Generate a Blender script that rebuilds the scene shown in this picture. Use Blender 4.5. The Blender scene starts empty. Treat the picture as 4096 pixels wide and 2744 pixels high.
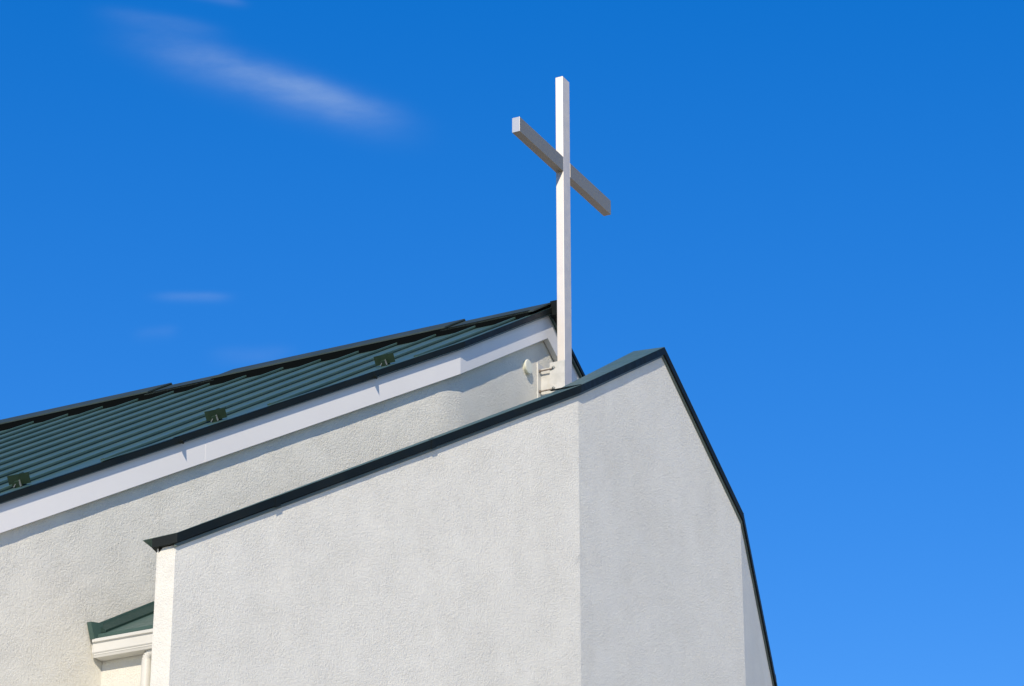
import bpy, bmesh, math, random
from mathutils import Vector, Matrix, noise
random.seed(7)
S = bpy.context.scene
R = math.radians

# ---------------------------------------------------------------- camera
PHI = R(62.54)                      # direction of the facade in plan
PITCH = R(24.09)
cam_d = bpy.data.cameras.new("camera"); cam = bpy.data.objects.new("camera", cam_d)
S.collection.objects.link(cam); S.camera = cam
cam.location = (0, 0, 1.6); cam.rotation_euler = (math.pi/2 + PITCH, 0, 0)
cam_d.sensor_width = 36; cam_d.lens = 103.4
cam_d.clip_start = 0.1; cam_d.clip_end = 6000

# ---------------------------------------------------------------- sun + sky
# light travels along  a*v - u - c*z   (v along the facade, u out of it)
SA, SC = 2.6, 1.93
V = Vector((math.cos(PHI), math.sin(PHI), 0)); U = Vector((math.sin(PHI), -math.cos(PHI), 0))
Ld = (SA*V - U - Vector((0, 0, SC))).normalized()
sun_d = bpy.data.lights.new("sun", 'SUN'); sun = bpy.data.objects.new("sun", sun_d)
S.collection.objects.link(sun)
sun.rotation_euler = Ld.to_track_quat('-Z', 'Y').to_euler(); sun.location = (-10, -20, 40)
sun_d.energy = 3.2; sun_d.angle = R(0.5); sun_d.color = (1.0, 0.885, 0.735)
elev = math.asin(-Ld.z); az = math.atan2(-Ld.x, -Ld.y)    # azimuth clockwise from +Y

W = bpy.data.worlds.new("World"); S.world = W; W.use_nodes = True
nt = W.node_tree; nt.nodes.clear()
def N(t, **k):
    n = nt.nodes.new(t)
    for a, b in k.items(): setattr(n, a, b)
    return n
def LK(a, b): nt.links.new(a, b)
def M(op, a, b=None, c=None, clamp=False):
    n = N('ShaderNodeMath', operation=op, use_clamp=clamp)
    for i, x in enumerate((a, b, c)):
        if x is None: continue
        if isinstance(x, (int, float)): n.inputs[i].default_value = x
        else: LK(x, n.inputs[i])
    return n.outputs[0]
sky = N('ShaderNodeTexSky', sky_type='NISHITA', sun_disc=False, sun_elevation=elev, sun_rotation=az,
        altitude=200, air_density=1.0, dust_density=0.05, ozone_density=3.0)
hs = N('ShaderNodeHueSaturation'); hs.inputs['Saturation'].default_value = 1.66
hs.inputs['Hue'].default_value = 0.5175; hs.inputs['Value'].default_value = 1.23
gm = N('ShaderNodeGamma'); gm.inputs['Gamma'].default_value = 0.75
LK(sky.outputs[0], gm.inputs['Color']); LK(gm.outputs[0], hs.inputs['Color'])
tc = N('ShaderNodeTexCoord')
def dirv(azd, eld):
    a, e = R(azd), R(eld)
    return Vector((math.sin(a)*math.cos(e), math.cos(a)*math.cos(e), math.sin(e)))
def dot(vec):
    n = N('ShaderNodeVectorMath', operation='DOT_PRODUCT'); n.inputs[1].default_value = vec
    LK(tc.outputs['Generated'], n.inputs[0]); return n.outputs['Value']
# thin cirrus wisps: (azimuth, elevation, half length deg, half width deg, roll deg, strength, bend)
CL = [(-5.62, 29.20, 2.50, 0.34, -14.5, 0.36, 0.05),
      (-6.90, 24.86, 0.70, 0.09, 2, 0.14, 0.0),
      (-5.56, 23.78, 0.75, 0.18, 4, 0.07, 0.0),
      (-7.60, 24.14, 0.40, 0.12, 8, 0.07, 0.0),
      (-7.90, 30.10, 1.10, 0.16, -6, 0.09, 0.0),
      (-6.77, 30.62, 0.60, 0.08, -6, 0.10, 0.0)]
nz = N('ShaderNodeTexNoise'); nz.inputs['Scale'].default_value = 46; nz.inputs['Detail'].default_value = 9
nz.inputs['Roughness'].default_value = 0.62
mp = N('ShaderNodeMapping'); mp.inputs['Rotation'].default_value = (0, R(-21), 0); mp.inputs['Scale'].default_value = (0.5, 1, 1.9)
LK(tc.outputs['Generated'], mp.inputs['Vector']); LK(mp.outputs[0], nz.inputs['Vector'])
nz2 = N('ShaderNodeTexNoise'); nz2.inputs['Scale'].default_value = 20; nz2.inputs['Detail'].default_value = 7
LK(tc.outputs['Generated'], nz2.inputs['Vector'])
tot = None
for azd, eld, hl, hw, roll, st, bend in CL:
    D = dirv(azd, eld); E = Vector((math.cos(R(azd)), -math.sin(R(azd)), 0)); Nn = D.cross(E).normalized()*-1
    if Nn.z < 0: Nn = -Nn
    r = R(roll)
    X = E*math.cos(r) + Nn*math.sin(r); Y = -E*math.sin(r) + Nn*math.cos(r)
    x = M('MULTIPLY', dot(X), 1/math.radians(hl)); y = M('MULTIPLY', dot(Y), 1/math.radians(hw))
    front = M('GREATER_THAN', dot(D), 0.5)
    # arch the wisp and ruffle its edges
    y = M('ADD', y, M('MULTIPLY', M('MULTIPLY', x, x), bend*2.4))
    y = M('ADD', y, M('MULTIPLY', M('SUBTRACT', nz2.outputs[0], 0.5), 1.5))
    # sharper upper edge, soft lower edge
    yy = M('MULTIPLY', M('MULTIPLY', y, y), M('ADD', 0.75, M('MULTIPLY', M('GREATER_THAN', y, 0.0), 0.9)))
    xx = M('MULTIPLY', x, x); xx = M('MULTIPLY', xx, xx)
    g = M('EXPONENT', M('MULTIPLY', M('ADD', yy, xx), -1.0))
    g = M('MULTIPLY', M('MULTIPLY', g, front), M('MULTIPLY', st, M('ADD', 0.8, M('MULTIPLY', x, 0.3))))
    g = M('MULTIPLY', g, M('MAXIMUM', 0.0, M('ADD', -0.15, M('MULTIPLY', nz.outputs[0], 2.2))))
    tot = g if tot is None else M('ADD', tot, g)
mixc = N('ShaderNodeMix', data_type='RGBA'); mixc.inputs[7].default_value = (2.1, 2.75, 3.9, 1)
LK(tot, mixc.inputs[0]); LK(hs.outputs[0], mixc.inputs[6])
bg = N('ShaderNodeBackground'); bg.inputs['Strength'].default_value = 0.150
LK(mixc.outputs[2], bg.inputs['Color'])
wo = N('ShaderNodeOutputWorld'); LK(bg.outputs[0], wo.inputs['Surface'])

S.view_settings.view_transform = 'Standard'; S.view_settings.look = 'None'
S.view_settings.exposure = 0.45; S.view_settings.gamma = 1.0
S.render.engine = 'CYCLES'

# ---------------------------------------------------------------- materials
def mat(name, col, rough=0.6, metal=0.0, spec=0.5):
    m = bpy.data.materials.new(name); m.use_nodes = True
    b = m.node_tree.nodes['Principled BSDF']
    b.inputs['Base Color'].default_value = (*col, 1); b.inputs['Roughness'].default_value = rough
    b.inputs['Metallic'].default_value = metal; b.inputs['Specular IOR Level'].default_value = spec
    return m
def noise_tex(m, scale, detail=4, rough=.55, vec=None, stretch=None):
    t = m.node_tree; n = t.nodes.new('ShaderNodeTexNoise')
    n.inputs['Scale'].default_value = scale; n.inputs['Detail'].default_value = detail; n.inputs['Roughness'].default_value = rough
    co = t.nodes.new('ShaderNodeTexCoord'); mpn = t.nodes.new('ShaderNodeMapping')
    if stretch: mpn.inputs['Scale'].default_value = stretch
    t.links.new(co.outputs['Object'], mpn.inputs['Vector']); t.links.new(mpn.outputs[0], n.inputs['Vector'])
    return n
def ramp(m, src, p0, c0, p1, c1):
    t = m.node_tree; r = t.nodes.new('ShaderNodeValToRGB')
    r.color_ramp.elements[0].position = p0; r.color_ramp.elements[0].color = (*c0, 1)
    r.color_ramp.elements[1].position = p1; r.color_ramp.elements[1].color = (*c1, 1)
    t.links.new(src, r.inputs[0]); return r
def bump(m, src, strength, dist, prev=None):
    t = m.node_tree; b = t.nodes.new('ShaderNodeBump')
    b.inputs['Strength'].default_value = strength; b.inputs['Distance'].default_value = dist
    t.links.new(src, b.inputs['Height'])
    if prev: t.links.new(prev.outputs[0], b.inputs['Normal'])
    return b
def mathn(m, op, a, b):
    n = m.node_tree.nodes.new('ShaderNodeMath'); n.operation = op
    for i, x in enumerate((a, b)):
        if isinstance(x, (int, float)): n.inputs[i].default_value = x
        else: m.node_tree.links.new(x, n.inputs[i])
    return n.outputs[0]

def stucco():
    m = mat('white_stucco', (.70, .70, .69), .92, 0, .2); t = m.node_tree; b = t.nodes['Principled BSDF']
    big = noise_tex(m, 1.1, 3, .5)
    rain = noise_tex(m, 1.6, 4, .6, stretch=(3.0, 3.0, .35))
    mid = noise_tex(m, 9, 4, .6)
    s = mathn(m, 'ADD', mathn(m, 'MULTIPLY', big.outputs[0], .45), mathn(m, 'MULTIPLY', mid.outputs[0], .25))
    s = mathn(m, 'ADD', s, mathn(m, 'MULTIPLY', rain.outputs[0], .30))
    r = ramp(m, s, .35, (.715, .694, .600), .65, (.775, .752, .652))
    # torn, patchy stipple: grains that are rough in patches and trowelled smooth elsewhere
    g1 = noise_tex(m, 64, 6, .70, stretch=(1, 1, .9)); g2 = noise_tex(m, 26, 4, .6)
    patch = ramp(m, noise_tex(m, 3.6, 4, .6).outputs[0], .34, (.55, .55, .55), .66, (1, 1, 1))
    h = mathn(m, 'ADD', mathn(m, 'MULTIPLY', g1.outputs[0], 1.0), mathn(m, 'MULTIPLY', g2.outputs[0], .35))
    h = mathn(m, 'ADD', h, mathn(m, 'MULTIPLY', noise_tex(m, 180, 2, .5).outputs[0], .25))
    h = mathn(m, 'MULTIPLY', mathn(m, 'SUBTRACT', h, .80), patch.outputs[0])
    # base colour goes darker in the pits of the rough patches
    pit = ramp(m, mathn(m, 'ADD', mathn(m, 'MULTIPLY', h, .55), .5), .36, (.90, .90, .895), .50, (1, 1, 1))
    mx = t.nodes.new('ShaderNodeMix'); mx.data_type = 'RGBA'; mx.blend_type = 'MULTIPLY'; mx.inputs[0].default_value = 1
    t.links.new(r.outputs[0], mx.inputs[6]); t.links.new(pit.outputs[0], mx.inputs[7])
    t.links.new(mx.outputs[2], b.inputs['Base Color'])
    b1 = bump(m, h, 1.0, .013)
    t.links.new(b1.outputs[0], b.inputs['Normal'])
    return m
STUCCO = stucco()

def painted(name, c0, c1, rough, spec=.5, nscale=2.5, bstr=.05):
    m = mat(name, c0, rough, 0, spec); t = m.node_tree; b = t.nodes['Principled BSDF']
    n = noise_tex(m, nscale, 5, .6)
    r = ramp(m, n.outputs[0], .35, c0, .65, c1); t.links.new(r.outputs[0], b.inputs['Base Color'])
    n2 = noise_tex(m, 3.0, 2, .5)
    bb = bump(m, n2.outputs[0], bstr, .05); t.links.new(bb.outputs[0], b.inputs['Normal'])
    rr = ramp(m, noise_tex(m, 14, 4, .6).outputs[0], .3, (rough*.85,)*3, .7, (min(1, rough*1.2),)*3)
    t.links.new(rr.outputs[0], b.inputs['Roughness'])
    return m
ROOF = painted('green_roof_metal', (.042, .086, .070), (.054, .102, .084), .42, .5)
CTOP = painted('faded_green_coping_metal', (.055, .105, .088), (.075, .125, .105), .45, .5)
RIDGE = painted('dark_green_ridge_metal', (.026, .040, .032), (.036, .052, .042), .58, .3)
VERGE = painted('dark_green_edge_metal', (.005, .008, .007), (.009, .012, .010), .5, .15)
DGREEN = painted('deep_green_trim_metal', (.010, .030, .022), (.016, .040, .030), .5, .4)
CLOSURE = mat('black_closure_strip', (.004, .005, .005), .9, 0, .0)
GUARD = painted('dark_green_painted_steel', (.010, .026, .012), (.017, .037, .018), .6, .3, 9)
DRIP = painted('grey_green_drip_metal', (.085, .115, .10), (.12, .15, .13), .5, .4)
FASCIA = painted('pale_blue_white_fascia_paint', (.715, .70, .66), (.745, .73, .69), .5, .4, 1.2)
CREAM = painted('cream_plastic', (.62, .61, .55), (.66, .65, .59), .45, .5, 3)
CREAMY = painted('ivory_painted_vent', (.72, .72, .58), (.77, .77, .64), .5, .4, 6)
BRACK = painted('cream_painted_steel', (.52, .515, .465), (.62, .61, .56), .5, .5, 9)
RUST = painted('weathered_threaded_steel', (.16, .12, .09), (.30, .26, .22), .5, .5, 30)
GROUND = painted('pale_paving', (.54, .48, .39), (.62, .56, .46), .9, .2, .4)

def brushed(name, grain, col, rough=.42, aniso=.8, metal=.75):
    """brushed metal: micro scratches run along `grain`, so light spreads across it"""
    m = mat(name, col, rough, metal); t = m.node_tree; b = t.nodes['Principled BSDF']
    geo = t.nodes.new('ShaderNodeNewGeometry'); x = t.nodes.new('ShaderNodeVectorMath'); x.operation = 'CROSS_PRODUCT'
    t.links.new(geo.outputs['True Normal'], x.inputs[0]); x.inputs[1].default_value = grain
    b.inputs['Anisotropic'].default_value = aniso
    t.links.new(x.outputs[0], b.inputs['Tangent'])
    n = noise_tex(m, 3.5, 5, .65)
    r = ramp(m, n.outputs[0], .3, tuple(q*.95 for q in col), .7, col); t.links.new(r.outputs[0], b.inputs['Base Color'])
    rr = ramp(m, noise_tex(m, 11, 4, .6).outputs[0], .3, (rough*.94,)*3, .7, (rough*1.05,)*3)
    t.links.new(rr.outputs[0], b.inputs['Roughness'])
    return m
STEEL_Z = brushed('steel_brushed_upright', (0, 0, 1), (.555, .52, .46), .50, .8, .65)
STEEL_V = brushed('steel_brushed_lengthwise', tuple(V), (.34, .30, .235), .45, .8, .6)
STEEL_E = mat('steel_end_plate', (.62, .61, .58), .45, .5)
CLIP = mat('dull_zinc_clip', (.15, .16, .14), .5, .3)

# ---------------------------------------------------------------- frame and mesh helpers
# building coordinates: v along the facade, w out of it, z height above the ground
def PT(v, w, z): return V*v + U*w + Vector((0, 0, z))
VC, WC = 23.27, -11.76             # centre line of the gable, plane of its wall
ZE = 1.6                           # eye height added to heights measured from the eye

class MB:
    """collects polygons in building coordinates (v, w, z from the eye) for one mesh"""
    def __init__(s): s.v = []; s.f = []; s.sm = []
    def add(s, pts, faces, smooth=False):
        o = len(s.v); s.v += [tuple(p) for p in pts]; s.f += [tuple(i+o for i in f) for f in faces]; s.sm += [smooth]*len(faces)
    def hexa(s, a, b):             # two matching rings of n points -> closed prism
        n = len(a); o = len(s.v); s.v += [tuple(p) for p in a] + [tuple(p) for p in b]
        s.f.append(tuple(o+i for i in range(n))); s.f.append(tuple(o+n+i for i in reversed(range(n))))
        for i in range(n):
            j = (i+1) % n; s.f.append((o+i, o+n+i, o+n+j, o+j))
        s.sm += [False]*(n+2)
    def box(s, v0, v1, w0, w1, z0, z1):
        r = lambda z: [(v0, w0, z), (v1, w0, z), (v1, w1, z), (v0, w1, z)]
        s.hexa(r(z0), r(z1))
    def tube(s, p0, p1, r, n=14, r1=None):
        a, b = Vector(p0), Vector(p1); d = (b-a).normalized()
        x = d.orthogonal().normalized(); y = d.cross(x)
        r1 = r if r1 is None else r1
        ra = [a + x*r*math.cos(2*math.pi*i/n) + y*r*math.sin(2*math.pi*i/n) for i in range(n)]
        rb = [b + x*r1*math.cos(2*math.pi*i/n) + y*r1*math.sin(2*math.pi*i/n) for i in range(n)]
        k = len(s.f); s.hexa(ra, rb)
        for i in range(k+2, len(s.f)): s.sm[i] = True
    def sweep(s, rings, close=True):   # list of rings of equal length
        for a, b in zip(rings[:-1], rings[1:]):
            n = len(a); o = len(s.v); s.v += [tuple(p) for p in a] + [tuple(p) for p in b]
            for i in range(n):
                j = (i+1) % n; s.f.append((o+i, o+n+i, o+n+j, o+j)); s.sm.append(False)
        o = len(s.v); n = len(rings[0])
        s.v += [tuple(p) for p in rings[0]]; s.f.append(tuple(o+i for i in range(n)))
        o = len(s.v); s.v += [tuple(p) for p in rings[-1]]; s.f.append(tuple(o+i for i in reversed(range(n)))); s.sm += [False]*2
    def build(s, name, material, parent, bevel=0, recalc=True):
        me = bpy.data.meshes.new(name)
        base = parent['_o'] if '_o' in parent else (VC, WC, 0)
        loc = [(v-VC, -(w-WC), z+ZE) for v, w, z in s.v]
        me.from_pydata(loc, [], s.f); me.update()
        bm = bmesh.new(); bm.from_mesh(me)
        bmesh.ops.remove_doubles(bm, verts=bm.verts, dist=1e-5)
        if recalc: bmesh.ops.recalc_face_normals(bm, faces=bm.faces)
        bm.to_mesh(me); bm.free()
        if any(s.sm):
            for p in me.polygons: p.use_smooth = True
            try: me.set_sharp_from_angle(angle=R(35))
            except Exception: pass
        me.materials.append(material)
        o = bpy.data.objects.new(name, me); S.collection.objects.link(o)
        if parent: o.parent = parent
        if bevel:
            b = o.modifiers.new('edge', 'BEVEL'); b.width = bevel; b.segments = 2; b.limit_method = 'ANGLE'; b.angle_limit = R(40)
        return o
def root(name, label, cat, group=None):
    o = bpy.data.objects.new(name, None); S.collection.objects.link(o)
    o.location = PT(VC, WC, 0); o.rotation_euler = (0, 0, PHI)
    o['label'] = label; o['category'] = cat
    if group: o['group'] = group
    return o

# ---------------------------------------------------------------- ground
def ground():
    me = bpy.data.meshes.new('ground'); s = 3000
    me.from_pydata([(-s, -s, 0), (s, -s, 0), (s, s, 0), (-s, s, 0)], [], [(0, 1, 2, 3)])
    me.materials.append(GROUND); o = bpy.data.objects.new('ground', me); S.collection.objects.link(o)
    o['kind'] = 'structure'
ground()

# ---------------------------------------------------------------- church
church = root('church', 'white stucco church with dark green metal roof and gabled screen wall', 'church')
AL = R(14.3); T = math.tan(AL)
SL = 0.6                                      # roof slope
HB = 1.77                                     # half width of the middle facet of the gable
HW = 10.9                                     # half width of the building
WB = -25.0                                    # back
RZ = 12.00                                    # top of the roof skin at the ridge line
def wall_w(v, w0=WC, hb=HB, t=T, r=.22):      # the render is rounded over the fold
    x = abs(v-VC)-hb
    if x <= -r: return w0
    return w0 - (x*t if x >= r else (x+r)**2/(4*r)*t)
def edge_w(v): return -11.668 - max(0, abs(v-VC)-HB)*T

def grid_wall(mb, v0, w0, v1, w1, ztop, zfine, step=.07, amp=.005, seed=0, nrm=None, wf=None):
    """front face of a rendered wall, slightly uneven; top edge follows ztop(v)"""
    L = math.hypot(v1-v0, w1-w0); n = max(2, int(L/step)); nv = Vector((-(w1-w0)/L, (v1-v0)/L, 0))
    if nrm is not None and nv.dot(nrm) < 0: nv = -nv
    rows = []
    for i in range(n+1):
        f = i/n; v = v0+(v1-v0)*f; w = wf(v) if wf else w0+(w1-w0)*f; zt = ztop(v)
        zb = zfine(v) if callable(zfine) else zfine
        m = max(2, int(round((zt0max(ztop, v0, v1)-zmin(zfine, v0, v1))/step)))
        col = [(v, w, -1.6)]
        for j in range(m+1):
            z = zb+(zt-zb)*j/m
            d = noise.noise(Vector((v*2.6+seed, w*2.6, z*2.6)))*amp + noise.noise(Vector((v*9+seed, w*9, z*9)))*amp*.55
            if i in (0, n) : d = 0
            col.append((v+nv.x*d, w+nv.y*d, z))
        rows.append(col)
    o = len(mb.v); m = len(rows[0])
    for c in rows: mb.v += c
    for i in range(n):
        for j in range(m-1):
            a = o+i*m+j; mb.f.append((a, a+m, a+m+1, a+1)); mb.sm.append(True)
def zt0max(f, a, b): return max(f(a), f(b), f((a+b)/2))
def zmin(f, a, b): return min(f(a), f(b)) if callable(f) else f

def gable_top(v): return 11.80 - SL*abs(v-VC)
mb = MB()
vs = [VC-HW, VC-HB, VC, VC+HB, VC+HW]
for a, b in zip(vs[:-1], vs[1:]):
    grid_wall(mb, a, wall_w(a), b, wall_w(b), gable_top, lambda v: gable_top(v)-1.9, seed=3, nrm=Vector((0, 1, 0)), wf=wall_w)
# side walls and back, plain
le, re_ = VC-HW, VC+HW; zl = gable_top(le)
wl = wall_w(le)
mb.add([(le, wl, -1.6), (le, wl, zl), (le, WB, zl), (le, WB, -1.6)], [(0, 1, 2, 3)])
mb.add([(re_, wl, -1.6), (re_, wl, zl), (re_, WB, zl), (re_, WB, -1.6)], [(0, 1, 2, 3)])
mb.add([(le, WB, -1.6), (re_, WB, -1.6), (re_, WB, zl), (VC, WB, 11.8), (le, WB, zl)], [(0, 1, 2, 3, 4)])
wallo = mb.build('wall', STUCCO, church, recalc=False)

# ---- roof skin with standing seams
EV = HW + .55                                 # eave
mb = MB(); TH = .05
def zr(v, off=0): return RZ - SL*abs(v-VC) + off
for sgn in (-1, 1):
    pv = [0, HB, EV]
    top = [(VC+sgn*x, edge_w(VC+sgn*x), zr(VC+sgn*x)) for x in pv] + [(VC+sgn*EV, WB-.3, zr(VC+EV)), (VC, WB-.3, zr(VC))]
    bot = [(v, w, z-TH) for v, w, z in top]
    mb.hexa(top, bot)
k0 = -11.85; pitch = .4354
TIP = .40
def seam_end(wk):                             # where the slanting verge cuts this seam
    x = HB + ((-11.668-.045) - wk)/T
    return min(x, EV)
k = 0
while True:
    wk = k0 - pitch*k; k += 1
    if wk < WB: break
    xe = min(EV, seam_end(wk))
    for sgn in (-1, 1):
        # low rolled rib: flat top, upright outer face, undercut at its foot
        pr = [(-.034, 0), (-.030, .026), (.004, .030), (.010, .026), (.010, .011), (-.004, .009), (-.004, 0)]
        nv, nz_ = -sgn*SL*-1, 1
        l = math.hypot(SL, 1); nrm = (sgn*SL/l, 1/l)
        def ring(x):
            v = VC+sgn*x
            return [(v + nrm[0]*h, wk + dw, zr(v) + nrm[1]*h - .001) for dw, h in pr]
        mb.sweep([ring(TIP), ring(xe)])
roof = mb.build('roof', ROOF, church)

# ---- verge trim along the gable edge
def follow(pts_x, prof, sgn, mbx, zf, wf):
    rings = []
    for x in pts_x:
        v = VC+sgn*x
        rings.append([(v, wf(v)+dw, zf(v)+dz) for dw, dz in prof])
    mbx.sweep(rings)
mb = MB()
prof = [(-.060, .001), (-.060, .006), (.008, .007), (.010, .005), (.012, -.046), (-.002, -.052), (-.002, .001)]
for sgn in (-1, 1):
    for (x0, x1, up) in ((0, 2.90, .006), (2.88, 5.03, 0), (5.01, 8.6, -.004), (8.58, EV, -.008)):
        xs = [x0] + ([HB] if x0 < HB < x1 else []) + [x1]
        follow(xs, [(a+up*.6, b+up) for a, b in prof], sgn, mb, zr, edge_w)
    # folded lap corners that kick out a little at the joints
    for x in (2.90, 5.03):
        v = VC+sgn*x; w = edge_w(v); z = zr(v)
        mb.hexa([(v, w+.012, z-.030), (v-sgn*.05, w+.011, z-.030+.03), (v-sgn*.05, w+.011, z-.050+.03), (v, w+.012, z-.056)],
                [(v+sgn*.010, w+.044, z-.040), (v-sgn*.05, w+.018, z-.030+.028), (v-sgn*.05, w+.018, z-.056+.028), (v+sgn*.010, w+.050, z-.072)])
mb.build('verge_trim', VERGE, roof)
mb = MB()                                     # bright thin drip lip on top of the trim
for sgn in (-1, 1):
    follow([0, HB, EV], [(-.052, .0135), (-.052, .016), (.002, .016), (.002, .0135)], sgn, mb, zr, edge_w)
mb.build('verge_lip', ROOF, roof)

mb = MB()                                     # grey-green drip strip tucked under the trim
for sgn in (-1, 1):
    follow([0, HB, EV], [(-.004, -.0525), (.003, -.0525), (.003, -.062), (-.004, -.062)], sgn, mb, zr, edge_w)
mb.build('verge_drip', DRIP, roof)

# ---- ridge: black closure strip and lapped cap pieces
mb = MB()
for sgn in (-1, 1):
    x = TIP+.015
    a = [(VC+sgn*x, 0, zr(VC+x)+.0), (VC+sgn*x, 0, zr(VC+x)+.072), (VC+sgn*(x-.03), 0, zr(VC+x)+.088), (VC+sgn*(x-.03), 0, zr(VC+x)+.01)]
    mb.hexa([(v, -11.70, z) for v, w, z in a], [(v, WB-.25, z) for v, w, z in a])
mb.build('ridge_closure', CLOSURE, roof)
for (w0, w1, up) in ((-11.66, -12.66, .0), (-12.62, -15.32, .026), (-15.28, -16.12, .0), (-16.08, -19.6, .026), (-19.55, -22.4, .0), (-22.35, WB-.3, .026)):
    mb = MB(); hw_, d = .415, .018
    def sec(w):
        o = up
        P0 = [(VC-hw_, zr(VC+hw_)+.066+o), (VC, zr(VC)+.072+o), (VC+hw_, zr(VC+hw_)+.066+o)]
        return [(VC-hw_, w, P0[0][1]-.014), (VC-hw_, w, P0[0][1]), (VC, w, P0[1][1]), (VC+hw_, w, P0[2][1]), (VC+hw_, w, P0[2][1]-.014),
                (VC+hw_-.012, w, P0[2][1]-.014), (VC+hw_-.012, w, P0[2][1]-.010), (VC, w, P0[1][1]-.016), (VC-hw_+.012, w, P0[0][1]-.010), (VC-hw_+.012, w, P0[0][1]-.014)]
    mb.sweep([sec(w0), sec(w1)])
    mb.build('ridge_cap', RIDGE, roof)
# dark end piece where the two verges meet in front of the ridge
mb = MB()
mb.hexa([(VC, -11.600, RZ+.085), (VC+.10, -11.600, zr(VC+.10)+.070), (VC+.10, -11.600, zr(VC+.10)-.050), (VC, -11.600, RZ-.07)],
        [(VC, -11.675, RZ+.085), (VC+.10, -11.675, zr(VC+.10)+.070), (VC+.10, -11.675, zr(VC+.10)-.050), (VC, -11.675, RZ-.07)])
mb.build('ridge_end_cap', VERGE, roof)

# ---- snow guards standing across the seams
l = math.hypot(SL, 1); ND = Vector((-SL/l, 0, 1/l)); SD = Vector((1/l, 0, SL/l))   # roof normal, up-slope (left slope)
for (v, w) in ((16.97, -13.075), (18.935, -12.605), (20.86, -12.112)):
    c = Vector((v, w, zr(v)))
    mb = MB()
    def Q(s_, w_, n_): return c + SD*s_ + Vector((0, w_, 0)) + ND*n_
    hw_ = .10
    mb.hexa([Q(0, -hw_, .014), Q(0, hw_, .014), Q(0, hw_, .098), Q(0, -hw_, .098)],
            [Q(.004, -hw_, .014), Q(.004, hw_, .014), Q(.004, hw_, .098), Q(.004, -hw_, .098)])
    mb.hexa([Q(.004, -hw_, .092), Q(.004, hw_, .092), Q(.004, hw_, .098), Q(.004, -hw_, .098)],
            [Q(.022, -hw_, .092), Q(.022, hw_, .092), Q(.022, hw_, .098), Q(.022, -hw_, .098)])
    # clamp block on the seam and a stud above the plate
    mb.hexa([Q(-.035, -.030, .0), Q(-.035, .022, .0), Q(-.035, .022, .045), Q(-.035, -.030, .045)],
            [Q(-.001, -.030, .0), Q(-.001, .022, .0), Q(-.001, .022, .052), Q(-.001, -.030, .052)])
    mb.hexa([Q(.03, -.004, .0), Q(.03, .012, .0), Q(.03, .012, .10), Q(.03, -.004, .10)],
            [Q(.07, -.004, .0), Q(.07, .012, .0), Q(.07, .012, .10), Q(.07, -.004, .10)])
    g = mb.build('snow_guard', GUARD, roof)
    mb = MB()
    mb.hexa([Q(-.012, .010, .050), Q(-.012, .018, .056), Q(-.05, .046, .008), Q(-.05, .038, .004)],
            [Q(-.024, .010, .050), Q(-.024, .018, .056), Q(-.062, .046, .008), Q(-.062, .038, .004)])
    mb.hexa([Q(-.012, -.012, .044), Q(-.012, -.006, .044), Q(-.04, -.022, .010), Q(-.04, -.034, .010)],
            [Q(-.024, -.012, .044), Q(-.024, -.006, .044), Q(-.052, -.022, .010), Q(-.052, -.034, .010)])
    mb.build('guard_clip', CLIP, roof)

# ---- fascia boards under the verge
mb = MB()
def fw(v): return -11.70 - max(0, abs(v-VC)-HB)*T
for sgn in (-1, 1):
    for x0, x1 in ((0.0, 4.72), (4.721, 8.2), (8.201, HW+.1)):
        xs = [x0] + ([HB] if x0 < HB < x1 else []) + [x1]
        rings = []
        for x in xs:
            v = VC+sgn*x; w = fw(v); z = 11.695 - SL*x
            rings.append([(v, w, z), (v, w, z+.262), (v, w-.055, z+.262), (v, w-.055, z)])
        mb.sweep(rings)
mb.build('fascia_board', FASCIA, church, bevel=.003)

# ---- round vent cover
mb = MB()
cv, cz, rr = 22.915, 11.262, .088
rings = []
for (r_, w_) in ((.060, -11.765), (.060, -11.742), (.070, -11.739), (.072, -11.729), (.067, -11.723), (.047, -11.721), (.01, -11.7205)):
    rings.append([(cv + r_*math.cos(2*math.pi*i/40), w_, cz + r_*math.sin(2*math.pi*i/40)) for i in range(40)])
mb.sweep(rings); 
vent = mb.build('vent_cover', CREAMY, church)

# ---- screen wall in front of the gable, folded in plan, with its metal coping
HS, HO = 1.797, 6.255                          # half widths: middle facet, to the last fold
WS = -10.50; TS = .20; T2 = math.tan(R(14.4)); T3 = math.tan(R(76)); HE = HO+.032
def sw(v):
    x = abs(v-VC); return WS - max(0, min(x, HO)-HS)*T2 - max(0, x-HO)*T3
CZ = 11.345                                    # coping top at the apex
def stop(v): return CZ - .075 - SL*abs(v-VC)
mb = MB()
vs = [VC-HE, VC-HO, VC-HS, VC, VC+HS, VC+HO, VC+HE]
for i, (a, b) in enumerate(zip(vs[:-1], vs[1:])):
    grid_wall(mb, a, sw(a), b, sw(b), stop, lambda v: stop(v)-4.6 if v > VC-HS-3 else stop(v)-3.2, step=.07, amp=.0032, seed=11, nrm=Vector((0, 1, 0)))
def back(v): return WS - max(0, abs(v-VC)-HS)*T2 - .134
for a, b in zip(vs[:-1], vs[1:]):
    mb.add([(a, back(a), -1.6), (b, back(b), -1.6), (b, back(b), stop(b)), (a, back(a), stop(a))], [(3, 2, 1, 0)])
for a, sg in ((VC-HE, -1), (VC+HE, 1)):
    grid_wall(mb, a, sw(a), a, back(a), lambda v: stop(VC-HE), stop(VC-HE)-3.5, step=.05, amp=.002, seed=5, nrm=Vector((sg, 0, 0)))
screen = mb.build('screen_wall', STUCCO, church, recalc=False)
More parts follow.
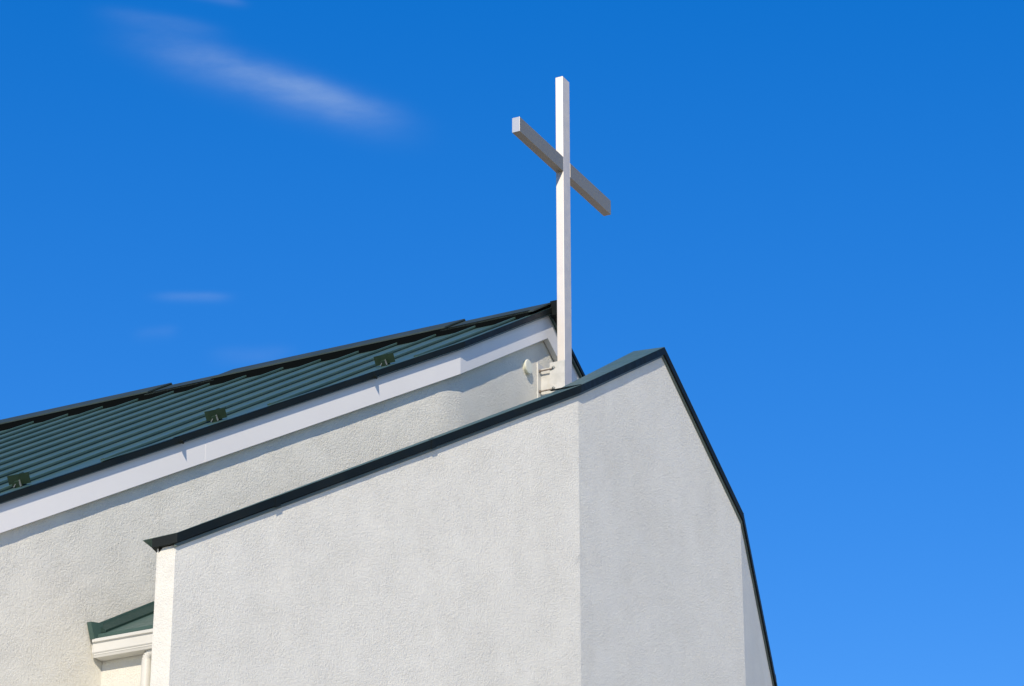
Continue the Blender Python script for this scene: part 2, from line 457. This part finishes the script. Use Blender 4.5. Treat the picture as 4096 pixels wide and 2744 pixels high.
# coping: section given as (offset out of the wall, height), mitred at every fold, level across
def coping(prof, name, material, ext):
    mb = MB()
    e = HE+ext
    pl = [Vector((v, sw(v) if abs(v-VC) <= HE+1e-6 else sw(VC+HE)-(abs(v-VC)-HE)*T3, CZ-SL*abs(v-VC))) for v in (VC-e, VC-HO, VC-HS, VC, VC+HS, VC+HO, VC+e)]
    rings = []
    for i, p in enumerate(pl):
        d0 = (pl[i]-pl[i-1]) if i else (pl[1]-pl[0]); d1 = (pl[i+1]-pl[i]) if i < len(pl)-1 else d0
        h0 = Vector((d0.x, d0.y)).normalized(); h1 = Vector((d1.x, d1.y)).normalized()
        n0 = Vector((-h0.y, h0.x)); n1 = Vector((-h1.y, h1.x))
        n = (n0+n1).normalized(); n /= n.dot(n0)
        sl = d0.z/Vector((d0.x, d0.y)).length
        ring = []
        for dw, dz in prof:
            al = n.dot(h0)*dw
            z = p.z + (0 if i in (0, 3, len(pl)-1) else al*sl) + dz
            ring.append((p.x+n.x*dw, p.y+n.y*dw, z))
        rings.append(ring)
    mb.sweep(rings)
    return mb.build(name, material, screen)
FO, FI = .036, -.285
coping([(FO, 0), (FO, -.073), (FI, -.073), (FI, .022)], 'coping', VERGE, .010)
coping([(FO+.001, .0015), (FO+.001, .004), (FI-.001, .026), (FI-.001, .0235)], 'coping_top', CTOP, .028)
coping([(.018, -.095), (.018, -.0735), (-.02, -.0735), (-.02, -.095)], 'coping_underlay', DRIP, -.030)
# mitre joints of the coping: thin raised welts over the folds
for sgn in (-1, 1):
    mb = MB()
    m0, m1 = math.tan(R(7.2))*FO, math.tan(R(7.2))*FI
    a = (VC+sgn*(HS+m0), WS+FO, CZ-SL*(HS+m0)+.004); b = (VC+sgn*(HS+m1), WS+FI, CZ-SL*(HS+m1)+.004)
    mb.hexa([(a[0]-.006, a[1], a[2]-.004), (a[0]+.006, a[1], a[2]-.004), (a[0]+.006, a[1], a[2]+.008), (a[0]-.006, a[1], a[2]+.008)],
            [(b[0]-.006, b[1], b[2]-.004), (b[0]+.006, b[1], b[2]-.004), (b[0]+.006, b[1], b[2]+.008), (b[0]-.006, b[1], b[2]+.008)])
    mb.build('coping_joint', VERGE, screen)

# lap joints where two lengths of coping meet
for sgn in (-1, 1):
    for x in (3.62, 5.30):
        v = VC+sgn*x; n_ = Vector((sgn*math.sin(R(14.4)), math.cos(R(14.4))))
        d_ = Vector((sgn*math.cos(R(14.4)), -math.sin(R(14.4))))
        mb = MB()
        def J(t_, o_, z_):
            return (v+n_.x*o_+d_.x*t_, sw(v)+n_.y*o_+d_.y*t_, CZ-SL*(x+abs(d_.x)*t_)+z_)
        mb.hexa([J(-.03, FO, -.072), J(-.03, FO+.003, -.076), J(-.03, FO+.003, .007), J(-.03, .0, .017), J(-.03, .0, .002), J(-.03, FO, .001)],
                [J(.03, FO, -.072), J(.03, FO+.003, -.076), J(.03, FO+.003, .007), J(.03, .0, .017), J(.03, .0, .002), J(.03, FO, .001)])
        mb.build('coping_joint', VERGE, screen)

# ---- low link building between the gable and the screen wall
VL = 17.69; LW = 2*VC-VL
ze = 7.14
def lz(v): return ze + SL*(min(v, 2*VC-v)-17.56)
for a in (LW, VL):
    sg = -1 if a == VL else 1
    annex = MB()
    grid_wall(annex, a, wall_w(a), a, back(a), lambda v: lz(VL)-.04, 3.5, step=.06, amp=.003, seed=21, nrm=Vector((sg, 0, 0)))
    annexo = annex.build('link_wall', STUCCO, church, recalc=False)
mb = MB()
for sgn in (-1, 1):
    e = VC+sgn*(VC-17.58)
    mb.hexa([(e, wall_w(e)+.004, lz(e)), (VC+sgn*HB, WC+.004, lz(VC-HB)), (VC, WC+.004, lz(VC)), (VC, back(VC)-.006, lz(VC)), (VC+sgn*HS, back(VC)-.006, lz(VC-HS)), (e, back(e)-.006, lz(e))],
            [(e, wall_w(e)+.004, lz(e)-.03), (VC+sgn*HB, WC+.004, lz(VC-HB)-.03), (VC, WC+.004, lz(VC)-.03), (VC, back(VC)-.006, lz(VC)-.03), (VC+sgn*HS, back(VC)-.006, lz(VC-HS)-.03), (e, back(e)-.006, lz(e)-.03)])
mb.build('link_roof', ROOF, annexo)
# flashing against the gable wall: upright leaf, sloping leaf and the turned end
mb = MB()
def fl(v, off): return wall_w(v)+off
a, b = 17.60, 22.6
mb.sweep([[(x, fl(x, .012), lz(x)+.005), (x, fl(x, .012), lz(x)+.085), (x, fl(x, .020), lz(x)+.085), (x, fl(x, .020), lz(x)+.005)] for x in (a, VC-HB, b)])
mb.build('wall_flashing', ROOF, annexo)
mb = MB()
mb.sweep([[(x, fl(x, .021), lz(x)+.004), (x, fl(x, .021), lz(x)+.070), (x, fl(x, .105), lz(x)+.020), (x, fl(x, .105), lz(x)+.004)] for x in (a, VC-HB, b)])
mb.build('roof_edge_welt', DGREEN, annexo)
mb = MB()
k = [(17.504, 7.235), (17.615, 7.250), (17.645, 7.150), (17.545, 7.106)]
mb.hexa([(v, wall_w(v)+.015, z) for v, z in k], [(v, wall_w(v)+.055, z) for v, z in k])
mb.build('flashing_end', ROOF, annexo)
# gutter: deep box gutter with a rolled lip and two ribs
mb = MB()
gs = [(17.680, 7.105), (17.680, 6.968), (17.585, 6.968), (17.578, 6.984), (17.574, 6.988), (17.574, 6.996), (17.570, 7.000), (17.566, 7.006), (17.564, 7.078),
      (17.548, 7.084), (17.546, 7.104), (17.552, 7.110), (17.566, 7.106), (17.576, 7.100), (17.582, 6.985), (17.668, 6.985), (17.668, 7.105)]
ga, gb = -12.735, back(17.62)-.012
mb.sweep([[(v, ga, z) for v, z in gs], [(v, gb, z) for v, z in gs]])
mb.hexa([(v, ga-.004, z) for v, z in [(17.680, 7.10), (17.680, 6.968), (17.585, 6.968), (17.562, 7.005), (17.562, 7.10)]],
        [(v, ga+.006, z) for v, z in [(17.680, 7.10), (17.680, 6.968), (17.585, 6.968), (17.562, 7.005), (17.562, 7.10)]])
mb.build('gutter', CREAM, annexo)
# downpipe with an elbow
mb = MB()
pv, pw, pr_ = 17.645, -12.290, .038
path = [(17.625, pw, 6.972), (17.625, pw, 6.955)]
mb.tube((pv, pw, -1.5), (pv, pw, 6.90), pr_, 20)
prev = Vector((pv, pw, 6.90))
for i in range(1, 7):
    a = math.pi/2*i/6
    p = Vector((pv, pw+.075*(1-math.cos(a)), 6.90+.06*math.sin(a))); mb.tube(prev, p, pr_, 20); prev = p
mb.tube(prev, prev+Vector((0, .05, .005)), pr_, 20)
mb.build('downpipe', CREAM, annexo)

# ---------------------------------------------------------------- cross
cross = root('cross', 'tall slender brushed steel cross standing above the church roof, bolted to its gable wall', 'cross')
P0, P1, Q0, Q1 = 23.192, 23.346, -11.562, -11.480
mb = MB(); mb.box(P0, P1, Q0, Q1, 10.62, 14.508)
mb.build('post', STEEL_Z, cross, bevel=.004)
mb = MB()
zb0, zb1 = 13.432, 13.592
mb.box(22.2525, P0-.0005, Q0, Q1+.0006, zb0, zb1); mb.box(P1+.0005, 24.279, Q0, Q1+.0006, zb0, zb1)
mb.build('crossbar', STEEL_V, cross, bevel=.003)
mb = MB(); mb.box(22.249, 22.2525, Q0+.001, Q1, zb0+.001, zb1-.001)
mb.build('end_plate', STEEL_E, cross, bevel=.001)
mb = MB()
mb.box(23.150, 23.39, WC-.004, WC+.012, 10.70, 11.400)        # plate on the wall
bracket = mb.build('wall_bracket', BRACK, cross, bevel=.002)
mb = MB()
mb.box(23.215, 23.325, WC+.012, Q0-.0005, 10.75, 11.355)       # stub arm
mb.box(23.182, 23.1915, -11.640, Q1+.003, 10.70, 11.388)       # side cheek over the post
mb.build('bracket_arm', BRACK, bracket, bevel=.0015)
for z in (11.318, 11.105, 10.88):
    for v in (23.176, 23.366):
        mb = MB()
        mb.tube((v, WC+.012, z), (v, WC+.150, z), .0080, 12)
        mb.tube((v, WC+.012, z), (v, WC+.024, z), .016, 6); mb.tube((v, WC+.018, z), (v, WC+.032, z), .011, 12)
        mb.build('threaded_rod', RUST, bracket)
    mb = MB()
    mb.tube((23.183, -11.595, z+.018), (23.166, -11.595, z+.018), .017, 6); mb.tube((23.170, -11.595, z+.018), (23.152, -11.595, z+.018), .009, 12)
    mb.build('bolt', BRACK, bracket)
